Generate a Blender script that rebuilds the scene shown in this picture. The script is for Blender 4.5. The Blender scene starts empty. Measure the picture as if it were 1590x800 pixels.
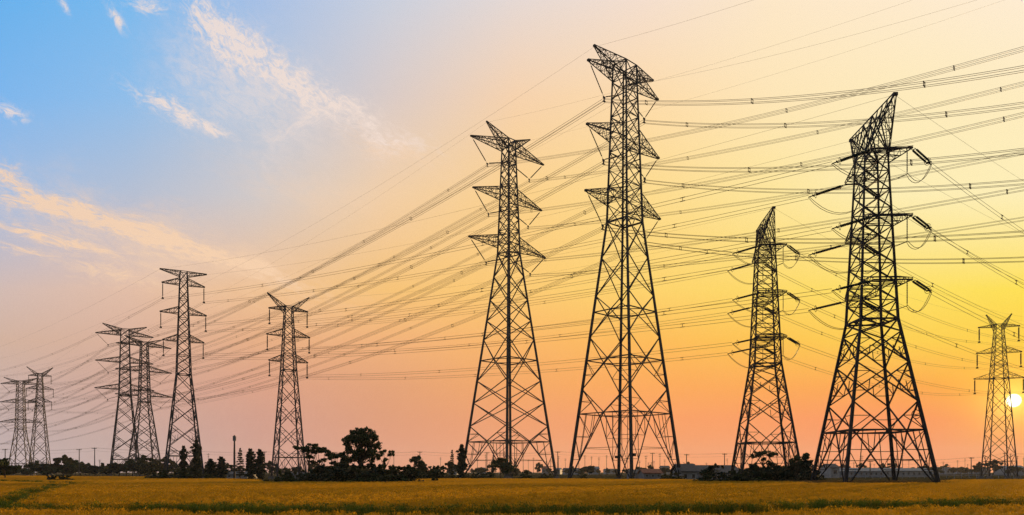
import bpy, math, random
from mathutils import Vector, Matrix
random.seed(7)
R = math.radians
sc = bpy.context.scene
col = sc.collection

# ------------------------------------------------------------------ camera frame helpers
F, CX, HY, HC = 1150.0, 795.0, 733.0, 1.7        # focal length in photo pixels, centre column, horizon row, eye height

def gx(px, Y): return (px - CX) / F * Y
def gz(py, Y): return HC + (HY - py) / F * Y

# ------------------------------------------------------------------ mesh builder
class MB:
    def __init__(s): s.v = []; s.f = []
    def bar(s, p, q, w, w2=None):
        p = Vector(p); q = Vector(q); d = q - p
        if d.length < 1e-6: return
        d.normalize()
        up = Vector((0, 0, 1)) if abs(d.z) < .95 else Vector((1, 0, 0))
        a = d.cross(up).normalized(); b = d.cross(a)
        w2 = w if w2 is None else w2
        n = len(s.v)
        for c, ww in ((p, w / 2), (q, w2 / 2)):
            for u, t in ((1, 1), (-1, 1), (-1, -1), (1, -1)):
                s.v.append(c + a * u * ww + b * t * ww)
        for i in range(4):
            j = (i + 1) % 4
            s.f.append((n + i, n + j, n + 4 + j, n + 4 + i))
        s.f.append((n + 3, n + 2, n + 1, n)); s.f.append((n + 4, n + 5, n + 6, n + 7))
    def box(s, c, d, rz=0.0, taper=1.0):
        n = len(s.v); cs, sn = math.cos(rz), math.sin(rz)
        for z, k in ((-.5, 1.0), (.5, taper)):
            for x, y in ((-.5, -.5), (.5, -.5), (.5, .5), (-.5, .5)):
                X, Y = x * d[0] * k, y * d[1] * k
                s.v.append(Vector((c[0] + X * cs - Y * sn, c[1] + X * sn + Y * cs, c[2] + z * d[2])))
        for f in ((0, 3, 2, 1), (4, 5, 6, 7), (0, 1, 5, 4), (1, 2, 6, 5), (2, 3, 7, 6), (3, 0, 4, 7)):
            s.f.append(tuple(n + i for i in f))
    def tube(s, pts, rad, n=6):
        pts = [Vector(p) for p in pts]
        if not isinstance(rad, (list, tuple)): rad = [rad] * len(pts)
        base = len(s.v)
        for i, p in enumerate(pts):
            d = (pts[min(i + 1, len(pts) - 1)] - pts[max(i - 1, 0)]).normalized()
            up = Vector((0, 0, 1)) if abs(d.z) < .95 else Vector((1, 0, 0))
            a = d.cross(up).normalized(); b = d.cross(a)
            for k in range(n):
                t = 2 * math.pi * k / n
                s.v.append(p + a * math.cos(t) * rad[i] + b * math.sin(t) * rad[i])
        for i in range(len(pts) - 1):
            for k in range(n):
                k2 = (k + 1) % n
                s.f.append((base + i * n + k, base + i * n + k2, base + (i + 1) * n + k2, base + (i + 1) * n + k))
        s.f.append(tuple(base + k for k in range(n))[::-1])
        s.f.append(tuple(base + (len(pts) - 1) * n + k for k in range(n)))
    def quad(s, c, a, b):
        n = len(s.v)
        s.v += [c - a - b, c + a - b, c + a + b, c - a + b]
        s.f.append((n, n + 1, n + 2, n + 3))
    def mesh(s, name, mat):
        me = bpy.data.meshes.new(name)
        me.from_pydata([tuple(v) for v in s.v], [], s.f)
        me.update()
        if mat: me.materials.append(mat)
        return me
    def build(s, name, mat, parent=None, loc=None):
        o = bpy.data.objects.new(name, s.mesh(name, mat))
        col.objects.link(o)
        if parent: o.parent = parent
        if loc is not None: o.location = loc
        return o

def tag(o, label=None, cat=None, group=None, kind=None):
    if label: o['label'] = label
    if cat: o['category'] = cat
    if group: o['group'] = group
    if kind: o['kind'] = kind
    return o

def empty(name, loc, rz=0.0, label=None, cat=None, group=None):
    o = bpy.data.objects.new(name, None)
    o.empty_display_size = .3
    col.objects.link(o); o.location = loc; o.rotation_euler = (0, 0, rz)
    return tag(o, label, cat, group)

def copy_tree(o, parent=None):
    c = o.copy(); col.objects.link(c)
    if parent: c.parent = parent
    for ch in list(o.children): copy_tree(ch, c)
    return c

# ------------------------------------------------------------------ materials
def srgb(r, g, b):
    f = lambda c: (c / 255 / 12.92) if c / 255 <= .04045 else ((c / 255 + .055) / 1.055) ** 2.4
    return (f(r), f(g), f(b), 1)

def mat(name, c1, c2=None, scale=3.0, rough=.7, metal=0.0, trans=0.0, ramp=(.35, .65), spec=.3, bump=0.0):
    m = bpy.data.materials.new(name); m.use_nodes = True
    nt = m.node_tree; b = nt.nodes['Principled BSDF']
    b.inputs['Roughness'].default_value = rough
    b.inputs['Metallic'].default_value = metal
    b.inputs['Specular IOR Level'].default_value = spec
    c2 = c2 or c1
    tc = nt.nodes.new('ShaderNodeTexCoord')
    nz = nt.nodes.new('ShaderNodeTexNoise'); nz.inputs['Scale'].default_value = scale; nz.inputs['Detail'].default_value = 5
    nt.links.new(tc.outputs['Object'], nz.inputs['Vector'])
    rp = nt.nodes.new('ShaderNodeValToRGB')
    rp.color_ramp.elements[0].position = ramp[0]; rp.color_ramp.elements[0].color = (*c1, 1)
    rp.color_ramp.elements[1].position = ramp[1]; rp.color_ramp.elements[1].color = (*c2, 1)
    nt.links.new(nz.outputs['Fac'], rp.inputs['Fac'])
    nt.links.new(rp.outputs['Color'], b.inputs['Base Color'])
    if bump:
        bp = nt.nodes.new('ShaderNodeBump'); bp.inputs['Strength'].default_value = bump; bp.inputs['Distance'].default_value = .05
        nt.links.new(nz.outputs['Fac'], bp.inputs['Height']); nt.links.new(bp.outputs['Normal'], b.inputs['Normal'])
    if trans:
        t = nt.nodes.new('ShaderNodeBsdfTranslucent'); nt.links.new(rp.outputs['Color'], t.inputs['Color'])
        mx = nt.nodes.new('ShaderNodeMixShader'); mx.inputs[0].default_value = trans
        nt.links.new(b.outputs[0], mx.inputs[1]); nt.links.new(t.outputs[0], mx.inputs[2])
        nt.links.new(mx.outputs[0], nt.nodes['Material Output'].inputs['Surface'])
    return m

M = dict(
    steel=mat('galvanised_steel', (.02, .022, .026), (.042, .045, .052), 1.2, .6, .3),
    steel_dark=mat('weathered_steel', (.016, .016, .018), (.032, .033, .036), 1.5, .65, .3),
    concrete=mat('concrete', (.10, .095, .085), (.17, .16, .15), 4, .95, spec=.05),
    ceramic=mat('brown_porcelain', (.03, .026, .024), (.05, .042, .038), 6, .55, spec=.1),
    glass=mat('green_glass_insulator', (.008, .024, .022), (.014, .036, .033), 6, .55, spec=.1),
    wire=mat('weathered_conductor', (.13, .07, .03), (.17, .095, .045), 2, .6, .2),
    wood=mat('pole_concrete', (.07, .065, .06), (.11, .1, .09), 3, .9),
    bark=mat('bark', (.035, .028, .02), (.07, .055, .04), 5, .95),
    leaf=mat('foliage', (.022, .038, .012), (.055, .08, .022), 1.6, .75, 0, .18),
    leaf2=mat('foliage_olive', (.028, .036, .012), (.07, .078, .025), 1.4, .75, 0, .18),
    leaf3=mat('conifer_foliage', (.014, .026, .014), (.032, .05, .024), 2.0, .8, 0, .10),
    rice_ear=mat('rice_ear', (.58, .30, .008), (.72, .43, .022), 1.7, .7, 0, .45, spec=.1),
    rice_leaf=mat('rice_leaf', (.36, .225, .008), (.48, .31, .018), 1.3, .65, 0, .45, spec=.1),
    rice_green=mat('green_rice_leaf', (.055, .095, .008), (.16, .20, .016), 2.2, .65, 0, .42, spec=.1),
    weed=mat('dry_weed', (.08, .06, .02), (.15, .10, .03), 2.2, .8, 0, .3),
    soil=mat('soil', (.035, .026, .014), (.075, .055, .028), .35, .95, bump=.4, spec=0.0),
    white_wall=mat('white_render', (.28, .28, .28), (.38, .38, .38), .8, .85),
    grey_wall=mat('grey_render', (.16, .165, .18), (.23, .235, .25), .7, .85),
    blue_wall=mat('blue_grey_cladding', (.18, .22, .28), (.25, .29, .34), .6, .7),
    roof_grey=mat('grey_roof_tile', (.07, .07, .075), (.12, .12, .125), 3, .85),
    roof_red=mat('red_roof_tile', (.22, .075, .045), (.32, .11, .06), 3, .85),
    roof_blue=mat('blue_sheet_roof', (.10, .14, .2), (.15, .19, .25), 2, .6),
    pane=mat('window_glass', (.02, .025, .03), (.04, .045, .05), 1, .15, 0, spec=.6),
    rail=mat('pale_rail', (.22, .24, .27), (.3, .32, .35), 2, .6),
)

# ------------------------------------------------------------------ lattice pylons
class Pylon:
    """Square lattice mast. Local +x runs along the crossarms, y along the line."""
    def __init__(s, name, X, Y, rot, prof, label, legw=.3, bw=.12, steel='steel', group=None):
        s.root = empty(name, (X, Y, 0), R(rot), label, 'pylon', group)
        s.prof = prof; s.legw = legw; s.bw = bw; s.m = M[steel]
        s.mtx = Matrix.Translation((X, Y, 0)) @ Matrix.Rotation(R(rot), 4, 'Z')
        s.br = MB(); s.att = {}
        ztop = prof[-1][0]
        for sx, sy in ((1, 1), (-1, 1), (-1, -1), (1, -1)):
            mb = MB()
            for (z0, h0), (z1, h1) in zip(prof, prof[1:]):
                k0 = legw * (1 - .55 * z0 / ztop); k1 = legw * (1 - .55 * z1 / ztop)
                mb.bar((sx * h0, sy * h0, z0), (sx * h1, sy * h1, z1 + .02), k0, k1)
            mb.build('leg', s.m, s.root)
            ft = MB(); h = prof[0][1]
            ft.box((sx * h, sy * h, .22), (1.5, 1.5, .9), 0, .6)
            ft.build('footing', M['concrete'], s.root)
    def hw(s, z):
        for (z0, h0), (z1, h1) in zip(s.prof, s.prof[1:]):
            if z <= z1: return h0 + (h1 - h0) * (z - z0) / (z1 - z0)
        return s.prof[-1][1]
    def c(s, k, z):
        sx, sy = ((1, 1), (-1, 1), (-1, -1), (1, -1))[k % 4]; h = s.hw(z)
        return Vector((sx * h, sy * h, z))
    def mid(s, k, z): return (s.c(k, z) + s.c(k + 1, z)) / 2
    def ring(s, z, w, cross=False):
        for k in range(4): s.br.bar(s.c(k, z), s.c(k + 1, z), w)
        if cross:
            for k in range(4): s.br.bar(s.mid(k, z), s.mid(k + 1, z), w * .7)
    def panel(s, z0, z1, zc=None, belt=False, red=0, w=None):
        w = w or s.bw
        if zc is None:
            a, b = s.hw(z0), s.hw(z1); zc = z0 + (z1 - z0) * a / (a + b)
        for k in range(4):
            m = s.mid(k, zc)
            for q in (k, k + 1):
                s.br.bar(s.c(q, z0), m, w); s.br.bar(s.c(q, z1), m, w)
            if red:
                for q, o in ((k, k + 1), (k + 1, k)):
                    lo = (s.c(q, z0), m); r = w * .55
                    n = 3 if red > 2 else 2
                    for i in range(1, n):
                        t = i / n
                        dg = lo[0].lerp(m, t); lg = s.c(q, z0 + (zc - z0) * t)
                        lg2 = s.c(q, z0 + (zc - z0) * (i + 1) / n)
                        s.br.bar(dg, lg, r); s.br.bar(dg, lg2, r)
                        if red > 1:
                            bl = s.c(q, zc).lerp(m, t); s.br.bar(dg, bl, r)
                    if red > 1:
                        hi = s.c(q, z1); t = .5
                        dg = hi.lerp(m, t); lg = s.c(q, (z1 + zc) / 2)
                        s.br.bar(dg, lg, r); s.br.bar(dg, s.c(q, zc), r)
                if red > 2:
                    a = s.c(k, z0).lerp(m, .5); b = s.c(k + 1, z0).lerp(m, .5)
                    s.br.bar(a, b, r)
        if belt: s.ring(zc, w * 1.25, True)
    def body(s, z0, z1, n, every=2, w=None):
        w = w or s.bw * .85
        zs = [z0 + (z1 - z0) * i / n for i in range(n + 1)]
        for i in range(n):
            s.panel(zs[i], zs[i + 1], w=w)
            if every and i % every == 0: s.ring(zs[i], w)
        s.ring(z1, w * 1.1)
    def arm(s, z, L, side, depth, n=5, tipw=.12, name='crossarm', ztip=None, up=True, w=None):
        """truss from the body at z (flat chord) to a tip at distance L; the sloping chord meets the body at z+depth"""
        w = w or s.bw * .8
        ztip = z if ztip is None else ztip
        mb = MB(); h0 = s.hw(z); h1 = s.hw(z + depth)
        P = {}
        for sy in (1, -1):
            P['b', sy] = (Vector((side * h0, sy * h0, z)), Vector((side * L, sy * tipw, ztip)))
            P['t', sy] = (Vector((side * h1, sy * h1, z + depth)), Vector((side * L, sy * tipw, ztip + (.18 if up else -.18))))
        for k, (a, b) in P.items(): mb.bar(a, b, w * 1.25, w)
        at = lambda k, t: P[k][0].lerp(P[k][1], t)
        for i in range(n):
            t0, t1 = i / n, (i + 1) / n
            for sy in (1, -1):
                if i: mb.bar(at(('b', sy), t0), at(('t', sy), t0), w * .6)
                if i % 2: mb.bar(at(('b', sy), t0), at(('t', sy), t1), w * .6)
                else: mb.bar(at(('t', sy), t0), at(('b', sy), t1), w * .6)
            for lv in 'bt':
                if i: mb.bar(at((lv, 1), t0), at((lv, -1), t0), w * .6)
                mb.bar(at((lv, 1 if i % 2 else -1), t0), at((lv, -1 if i % 2 else 1), t1), w * .6)
        if tipw > .5: mb.bar(at(('b', 1), 1), at(('b', -1), 1), w * 1.8)
        mb.box((side * (L + .02), 0, ztip + (.09 if up else -.09)), (.22, tipw * 2 + .18, .3)) if tipw < .5 else None
        mb.build(name, s.m, s.root)
    def insulator(s, a, b, r=.13, n=16, matn='ceramic', pairs=None, name='insulator_string'):
        a = Vector(a); b = Vector(b); mb = MB()
        offs = [Vector((0, 0, 0))]
        if pairs: offs = [Vector(pairs), -Vector(pairs)]
        for o in offs:
            p, q = a + o, b + o
            mb.tube([p, p.lerp(q, .12)], .03, 5); mb.tube([p.lerp(q, .9), q], .03, 5)
            pts, rad = [], []
            for i in range(n * 2 + 1):
                pts.append(p.lerp(q, .11 + .8 * i / (n * 2))); rad.append(r if i % 2 else r * .55)
            mb.tube(pts, rad, 7)
        if pairs:
            for t in (.06, .95): mb.bar(a.lerp(b, t) + offs[0], a.lerp(b, t) + offs[1], .06)
        o = mb.build(name, M[matn], s.root)
        return o
    def world(s, p): return s.mtx @ Vector(p)
    def done(s, name='bracing'):
        s.br.build(name, s.m, s.root)
        return s

# ---- suspension pylons whose conductors hang in V strings
def v_pylon(X, Y, rot, prof, zs, Ls, peak, label, panels, nbody, depth, drop, legw, bw, name='lattice_pylon', steel='steel', narm=6, irad=.1):
    p = Pylon(name, X, Y, rot, prof, label, legw, bw, steel)
    zb, zt = prof[1][0], prof[-1][0]
    for pn in panels: p.panel(*pn)
    p.ring(zb, bw * 1.2, True)
    p.body(zb, zt, nbody)
    for li, (z, L) in enumerate(zip(zs, Ls)):
        lv = ('top', 'mid', 'low')[li]
        d = min(depth, zt - z) if li == 0 else depth
        for side in (-1, 1):
            p.arm(z, L, side, d, narm)
            vb = Vector((side * L * .58, 0, z - drop))
            tip = Vector((side * (L - .25), 0, z - .1)); h = p.hw(z - drop * .62)
            inner = Vector((side * h, 0, z - drop * .62))
            p.br.bar((side * h, -h, z - drop * .62), (side * h, h, z - drop * .62), bw)
            p.insulator(tip, vb + Vector((side * .12, 0, .12)), irad, 18, 'ceramic')
            p.insulator(inner, vb + Vector((-side * .12, 0, .12)), irad, 14, 'ceramic')
            yk = MB(); yk.box(vb, (.5, .12, .3)); yk.box(vb - Vector((0, 0, .35)), (.12, .2, .5)); yk.box(vb - Vector((0, 0, .62)), (.55, .3, .08))
            yk.build('yoke_clamp', p.m, p.root)
            p.att[lv, side] = p.world(vb - Vector((0, 0, .5)))
    px, pz = peak
    for side in (-1, 1):
        p.arm(zs[0] + .25, px, side, zt - zs[0] - .25, 6, .1, 'earth_wire_peak', ztip=pz)
        p.att['earth', side] = p.world((side * px, 0, pz - .1))
    return p.done()

S1 = 120 / F
V1 = v_pylon(gx(970, 120), 120, 43, [(0, 6.42), (42.2, 2.03), (67.6, 1.33)], [65.0, 55.1, 44.8], [8.9, 9.15, 9.5], (7.5, 67.75),
    'tallest lattice pylon, three broad tilted crossarms hung with V-shaped insulators',
    [(0, 15.1, 11.1, True, 3), (15.1, 23.5, 19.75, True, 1), (23.5, 30.2, 27.6, True, 0), (30.2, 36.4), (36.4, 42.2)], 9, 2.1, 4.4, .4, .125)
for k in range(4):
    q = V1.c(k, 4.3); mb = MB(); d = Vector((q.x, q.y, 0)).normalized()
    mb.box(q + Vector((-d.y, d.x, 0)) * .42, (.6, .08, .45), math.atan2(d.y, d.x) + math.pi / 2); mb.build('sign_plate', M['rail'] if k == 9 else M['steel_dark'], V1.root)
V2 = v_pylon(gx(790, 185), 185, 43, [(0, 8.4), (56.1, 1.98), (84.5, 1.14)], [81.8, 69.7, 57.7], [12.3, 11.6, 12.9], (7.3, 86.8),
    'second tallest lattice pylon, slim tapered, with splayed horns above three V-hung crossarms',
    [(0, 13.1, 9.2, True, 3), (13.1, 18.9), (18.9, 24.4), (24.4, 34.7, 29.5, True, 0), (34.7, 39.4), (39.4, 44.6), (44.6, 50.4), (50.4, 56.1)], 10, 2.6, 5.1, .5, .18, irad=.15)
V1b = v_pylon(gx(194, 290), 290, 32, [(0, 5.2), (31.5, 2.1), (57.6, 1.4)], [55.2, 44.6, 34.0], [10.0, 10.0, 10.3], (7.6, 59.0),
    'distant V-hung pylon, left one of the two that overlap',
    [(0, 9.5, 6.6, True, 2), (9.5, 16, None, False, 2), (16, 21.6, None, False, 1), (21.6, 26.8), (26.8, 31.5)], 10, 2.0, 4.2, .46, .21)
V2b = v_pylon(gx(224, 352), 352, 43, [(0, 6.3), (35, 2.2), (63.5, 1.4)], [61.6, 49.6, 37.9], [12.2, 12.4, 12.6], (8.6, 65.5),
    'distant V-hung pylon, right one of the two that overlap',
    [(0, 11, 7.6, True, 2), (11, 18, None, False, 2), (18, 24.2, None, False, 1), (24.2, 30), (30, 35)], 10, 2.4, 5.0, .54, .25)
V1c = v_pylon(gx(32, 387), 387, 14, [(0, 4.7), (24, 1.95), (49.3, 1.4)], [47.6, 38.0, 27.6], [9.1, 9.5, 9.9], (7.6, 50.8),
    'leftmost far pylon, flat top arm nearly as broad as the others',
    [(0, 9, 6, True, 1), (9, 17), (17, 24)], 10, 1.9, 3.8, .4, .2)

# ---- suspension pylons with straight hanging insulators
def i_pylon(X, Y, rot, prof, zs, Ls, peak, label, panels, nbody, depth, drop, legw, bw, horn='y', steel='steel'):
    p = Pylon('lattice_pylon', X, Y, rot, prof, label, legw, bw, steel)
    zb, zt = prof[1][0], prof[-1][0]
    for pn in panels: p.panel(*pn)
    p.ring(zb, bw * 1.2, True)
    p.body(zb, zt, nbody)
    for li, (z, L) in enumerate(zip(zs, Ls)):
        lv = ('top', 'mid', 'low')[li]
        for side in (-1, 1):
            p.arm(z, L, side, min(depth, max(.7, zt - z)), 4, .1)
            bt = Vector((side * (L - .1), 0, z - drop))
            p.insulator((side * (L - .1), 0, z), bt, .1, 16, 'ceramic', (0, .22, 0))
            cl = MB(); cl.box(bt - Vector((0, 0, .12)), (.3, .7, .14)); cl.box(bt - Vector((0, 0, .3)), (.5, .25, .2))
            cl.build('clamp', p.m, p.root)
            p.att[lv, side] = p.world(bt - Vector((0, 0, .3)))
    px, pz = peak
    for side in (-1, 1):
        if horn == 'y':
            p.arm(zt - 1.6, px, side, 1.6, 4, .1, 'earth_wire_peak', ztip=pz)
        else:
            p.arm(zt, px, side, -1.1, 4, .1, 'earth_wire_peak', ztip=pz, up=False)
        p.att['earth', side] = p.world((side * px, 0, pz - .1))
    return p.done()

I1 = i_pylon(gx(285, 172), 172, 30, [(0, 4.0), (24.3, 1.5), (48.2, .75)], [45.1, 38.4, 32.0], [4.5, 4.9, 4.35], (4.9, 48.3),
    'T-topped pylon with straight hanging insulators behind two slender trees',
    [(0, 7.6, 5.4, True, 2), (7.6, 12.6, None, False, 2), (12.6, 17, None, False, 2), (17, 20.8, None, False, 1), (20.8, 24.3)], 11, 1.5, 3.3, .32, .14, 't')
I2 = i_pylon(gx(448, 180), 180, 30, [(0, 3.4), (26.4, 1.6), (41.9, .85)], [41.0, 34.7, 28.5], [4.6, 5.1, 4.6], (4.9, 44.5),
    'lone Y-topped pylon beside the umbrella-shaped trees',
    [(0, 7.4, 5.2, True, 2), (7.4, 12.8, None, False, 2), (12.8, 17.8, None, False, 2), (17.8, 22.2, None, False, 1), (22.2, 26.4)], 8, 1.7, 3.4, .32, .14)
I2b = i_pylon(gx(62, 351), 351, 20, [(0, 4.0), (33, 1.6), (48.4, .9)], [47.2, 41.0, 34.9], [4.7, 5.6, 4.9], (5.3, 51.2),
    'far slim Y-topped pylon next to the leftmost pylon',
    [(0, 9, 6.3, True, 1), (9, 16), (16, 22), (22, 27.8), (27.8, 33)], 8, 1.7, 3.3, .36, .19)
I3 = i_pylon(gx(1551, 187), 187, -15, [(0, 3.1), (25.3, 1.65), (39.0, .8)], [38.3, 31.8, 25.3], [4.5, 4.95, 5.5], (2.75, 41.3),
    'small Y-topped pylon with the low sun beside its legs',
    [(0, 6.2, 4.4, True, 1), (6.2, 11.4), (11.4, 16.4), (16.4, 21), (21, 25.3)], 8, 1.5, 3.4, .24, .1)

# ---- strain pylons, arms seen nearly end-on, strings pulled out to both sides
LT = Vector((-.765, .644, 0)); RT = Vector((.80, .60, 0))
def strain_pylon(X, Y, rot, label, dR, base=4.45):
    prof = [(0, base), (16.9, 1.8), (33.6, 1.12)]
    p = Pylon('strain_pylon', X, Y, rot, prof, label, .3, .12, 'steel_dark')
    for pn in ((0, 8.6, 5.8, True, 3), (8.6, 12.5, None, False, 2), (12.5, 15.6, None, False, 2), (15.6, 16.9)): p.panel(*pn)
    p.ring(16.9, .16, True)
    p.body(16.9, 33.6, 9, 1, .085)
    inv = p.mtx.inverted()
    for li, z in enumerate((32.5, 26.1, 20.0)):
        lv = ('top', 'mid', 'low')[li]
        for side, L, tw in ((-1, 4.6, 1.85), (1, 4.3, .9)):
            p.arm(z, L, side, 1.1, 4, tw, w=.07)
            rotm = inv.to_3x3()
            ends = []
            for d, sl, what in ((LT, -.10, 'L'), (dR, -.16, 'R')):
                dl = rotm @ (Vector((d.x, d.y, 0)) + Vector((0, 0, sl)))
                sy = 1 if (rotm @ d).y > 0 else -1
                st = Vector((side * L, sy * tw, z - .08))
                en = st + dl.normalized() * 3.3
                perp = dl.cross(Vector((0, 0, 1))).normalized() * .16
                p.insulator(st, en, .105, 20, 'glass', perp)
                yk = MB(); yk.bar(en - perp * 1.6, en + perp * 1.6, .1)
                yk.bar(en, en + dl.normalized() * .5, .09)
                rg = [en + dl.normalized() * -.25 + (perp * math.cos(t) * 1.8 + Vector((0, 0, .36)) * math.sin(t)) for t in [2 * math.pi * i / 14 for i in range(15)]]
                yk.tube(rg, .025, 5)
                yk.build('yoke_clamp', p.m, p.root)
                e = en + dl.normalized() * .5
                ends.append((e, dl)); p.att[lv, side, what] = p.world(e)
            jy = sy * tw * .72; jb = Vector((side * (L - .05), jy, z - 2.5))
            p.insulator((side * (L - .05), jy, z - .05), jb, .06, 12, 'ceramic', name='jumper_post')
            for o in (-.22, .22):
                jp = MB(); pts = []
                off = Vector((o, 0, 0))
                A, B = ends[0][0], ends[1][0]
                for (a, b) in ((A, jb), (jb, B)):
                    for i in range(9):
                        t = i / 8; q = a.lerp(b, t)
                        sagk = 1.9 * 4 * t * (1 - t) * .62
                        lo = min(a.z, b.z)
                        q = Vector((q.x, q.y, q.z - sagk))
                        if (a, b) == (A, jb) or i: pts.append(q + off * (1 if 0 < t < 1 else .6))
                jp.tube(pts, .028, 5); jp.build('jumper_loop', M['wire'], p.root)
    for side in (-1, 1):
        p.arm(33.6, 5.0 if side < 0 else 4.8, side, -.9, 5, .12, 'earth_wire_peak', ztip=37.5, up=False, w=.07)
        p.att['earth', side] = p.world((side * 4.9, 0, 37.4))
    # head frame closing the mast below the level peak beam
    hd = MB(); zc = 37.3; h = 1.12
    for sx in (1, -1):
        for sy in (1, -1):
            hd.bar((sx * h, sy * h, 33.6), (sx * h * .9, sy * .35, zc), .1)
            hd.bar((sx * h * .9, sy * .35, zc), (sx * 4.8, sy * .12, 37.55), .09)
            hd.bar((sx * h, sy * h, 33.6), (-sx * h * .9, sy * .35, zc), .075)
            hd.bar((sx * h * .9, sy * .35, zc), (-sx * h * .9, sy * .35, zc), .1) if sx > 0 else None
            for t in (.28, .52, .76):
                a = Vector((sx * h * .9, sy * .35, zc)).lerp(Vector((sx * 4.8, sy * .12, 37.55)), t)
                b = Vector((sx * h, sy * h, 33.6)).lerp(Vector((sx * 4.9, sy * .12, 37.5)), t)
                hd.bar(a, b, .055)
                b2 = Vector((sx * h, sy * h, 33.6)).lerp(Vector((sx * 4.9, sy * .12, 37.5)), t - .24)
                hd.bar(a, b2, .05)
        hd.bar((sx * h, h, 33.6), (sx * h * .9, -.35, zc), .1)
        hd.bar((sx * h, -h, 33.6), (sx * h * .9, .35, zc), .1)
    hd.build('head_frame', p.m, p.root)
    return p

A1 = strain_pylon(gx(1353, 75), 75, 88, 'nearest strain pylon, dark and stocky, leaning peak and green insulator strings', Vector((.80, .60, 0)))
coil = MB()
cc = Vector((-3.0, -2.95, 7.3))
coil.tube([cc + Vector((0, .42 * math.cos(t), .42 * math.sin(t))) for t in [2 * math.pi * i / 16 for i in range(17)]], .04, 5)
coil.bar(cc + Vector((0, -.4, .1)), cc + Vector((0, .4, -.1)), .05); coil.bar(cc + Vector((0, 0, .4)), cc + Vector((0, -.3, 1.6)), .04)
coil.build('cable_coil', M['steel_dark'], A1.root)
A1.done()
dI3 = (Vector((gx(1551, 187), 187, 0)) - Vector((gx(1190, 105), 105, 0))).normalized()
A2 = strain_pylon(gx(1188, 105), 105, 84, 'smaller strain pylon rising behind the dark thicket', dI3, 4.15)
A2.done()

# ------------------------------------------------------------------ conductors
def sagpts(a, b, sag, n=36):
    out = []
    for i in range(n + 1):
        t = i / n; q = a.lerp(b, t); q.z -= 4 * sag * t * (1 - t); out.append(q)
    return out

def bundle(a, b, sag, offs, r, label, group, nsp=4, cat='power line', name='conductor_bundle', n=36, pts=None, spsize=.06):
    pts = pts or sagpts(a, b, sag, n)
    root = empty(name, a, 0, label, cat, group)
    d = (b - a); d.z = 0; d.normalize(); perp = Vector((-d.y, d.x, 0))
    rel = [p - a for p in pts]
    for ox, oz in offs:
        mb = MB(); mb.tube([p + perp * ox + Vector((0, 0, oz)) for p in rel], r, 5)
        mb.build('wire', M['wire'], root)
    if nsp and len(offs) > 1:
        for k in range(nsp):
            t = (k + .5 + .16 * random.uniform(-1, 1)) / nsp
            i = t * (len(rel) - 1); i0 = int(i); q = rel[i0].lerp(rel[min(i0 + 1, len(rel) - 1)], i - i0)
            mb = MB()
            C = [perp * ox + Vector((0, 0, oz)) for ox, oz in offs]
            if len(offs) == 4:
                for u in range(4): mb.bar(C[u], C[(u + 1) % 4], spsize)
                for u in range(4): mb.box(C[u], (.1, .1, .1))
            else:
                mb.bar(C[0], C[1], spsize * .8)
                for u in range(2): mb.bar(C[u] - d * .3, C[u] + d * .3, .07)
            mb.build('spacer', M['wire'], root, q)
    return root

Q4 = [(-.24, .24), (.24, .24), (.24, -.24), (-.24, -.24)]
Q2 = [(0, .2), (0, -.2)]
LV = ('top', 'mid', 'low'); LN = {'top': 'topmost', 'mid': 'middle', 'low': 'lowest'}
LSIDE = {-1: 'left-arm', 1: 'right-arm'}

def exit_curve(a, py, dirv, tot, qf, n=40):
    """curve from a heading along dirv which passes the photo's right edge at row py"""
    # distance t at which X = .6913 Y
    t = (.6913 * a.y - a.x) / (dirv.x - .6913 * dirv.y)
    Ye = a.y + dirv.y * t; ze = gz(py, Ye)
    # z(t) = a.z - k t + q t^2, q = k*qf/tot
    k = (a.z - ze) / (t - qf * t * t / tot)
    return [Vector((a.x + dirv.x * s, a.y + dirv.y * s, a.z - k * s + k * qf / tot * s * s)) for s in [tot * i / n for i in range(n + 1)]]

DV = Vector((.7, -.714, 0)).normalized()
ex1 = {('top', -1): 107, ('top', 1): 163, ('mid', -1): 235, ('mid', 1): 283, ('low', -1): 363, ('low', 1): 403, ('earth', -1): -150, ('earth', 1): -22}
ex2 = {('top', -1): 76, ('top', 1): 130, ('mid', -1): 178, ('mid', 1): 237, ('low', -1): 293, ('low', 1): 340, ('earth', -1): -60, ('earth', 1): -10}
for P, ex, nm, tot in ((V1, ex1, 'tallest pylon', 90), (V2, ex2, 'second tallest pylon', 150)):
    for lv in LV:
        for sd in (-1, 1):
            a = P.att[lv, sd]; pts = exit_curve(a, ex[lv, sd], DV, tot, .45)
            bundle(a, pts[-1], 0, Q4, .026, f'{LN[lv]} {LSIDE[sd]} conductor bundle running right from the {nm} out of frame', 'conductors of the tall pylons', 5, pts=pts)
    for sd in (-1, 1):
        a = P.att['earth', sd]; pts = exit_curve(a, ex['earth', sd], DV, tot, .45)
        bundle(a, pts[-1], 0, [(0, 0)], .011, f'thin earth wire rising right from {"left" if sd < 0 else "right"} peak of the {nm}', 'earth wires', 0, 'earth wire', 'earth_wire', pts=pts)

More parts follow.
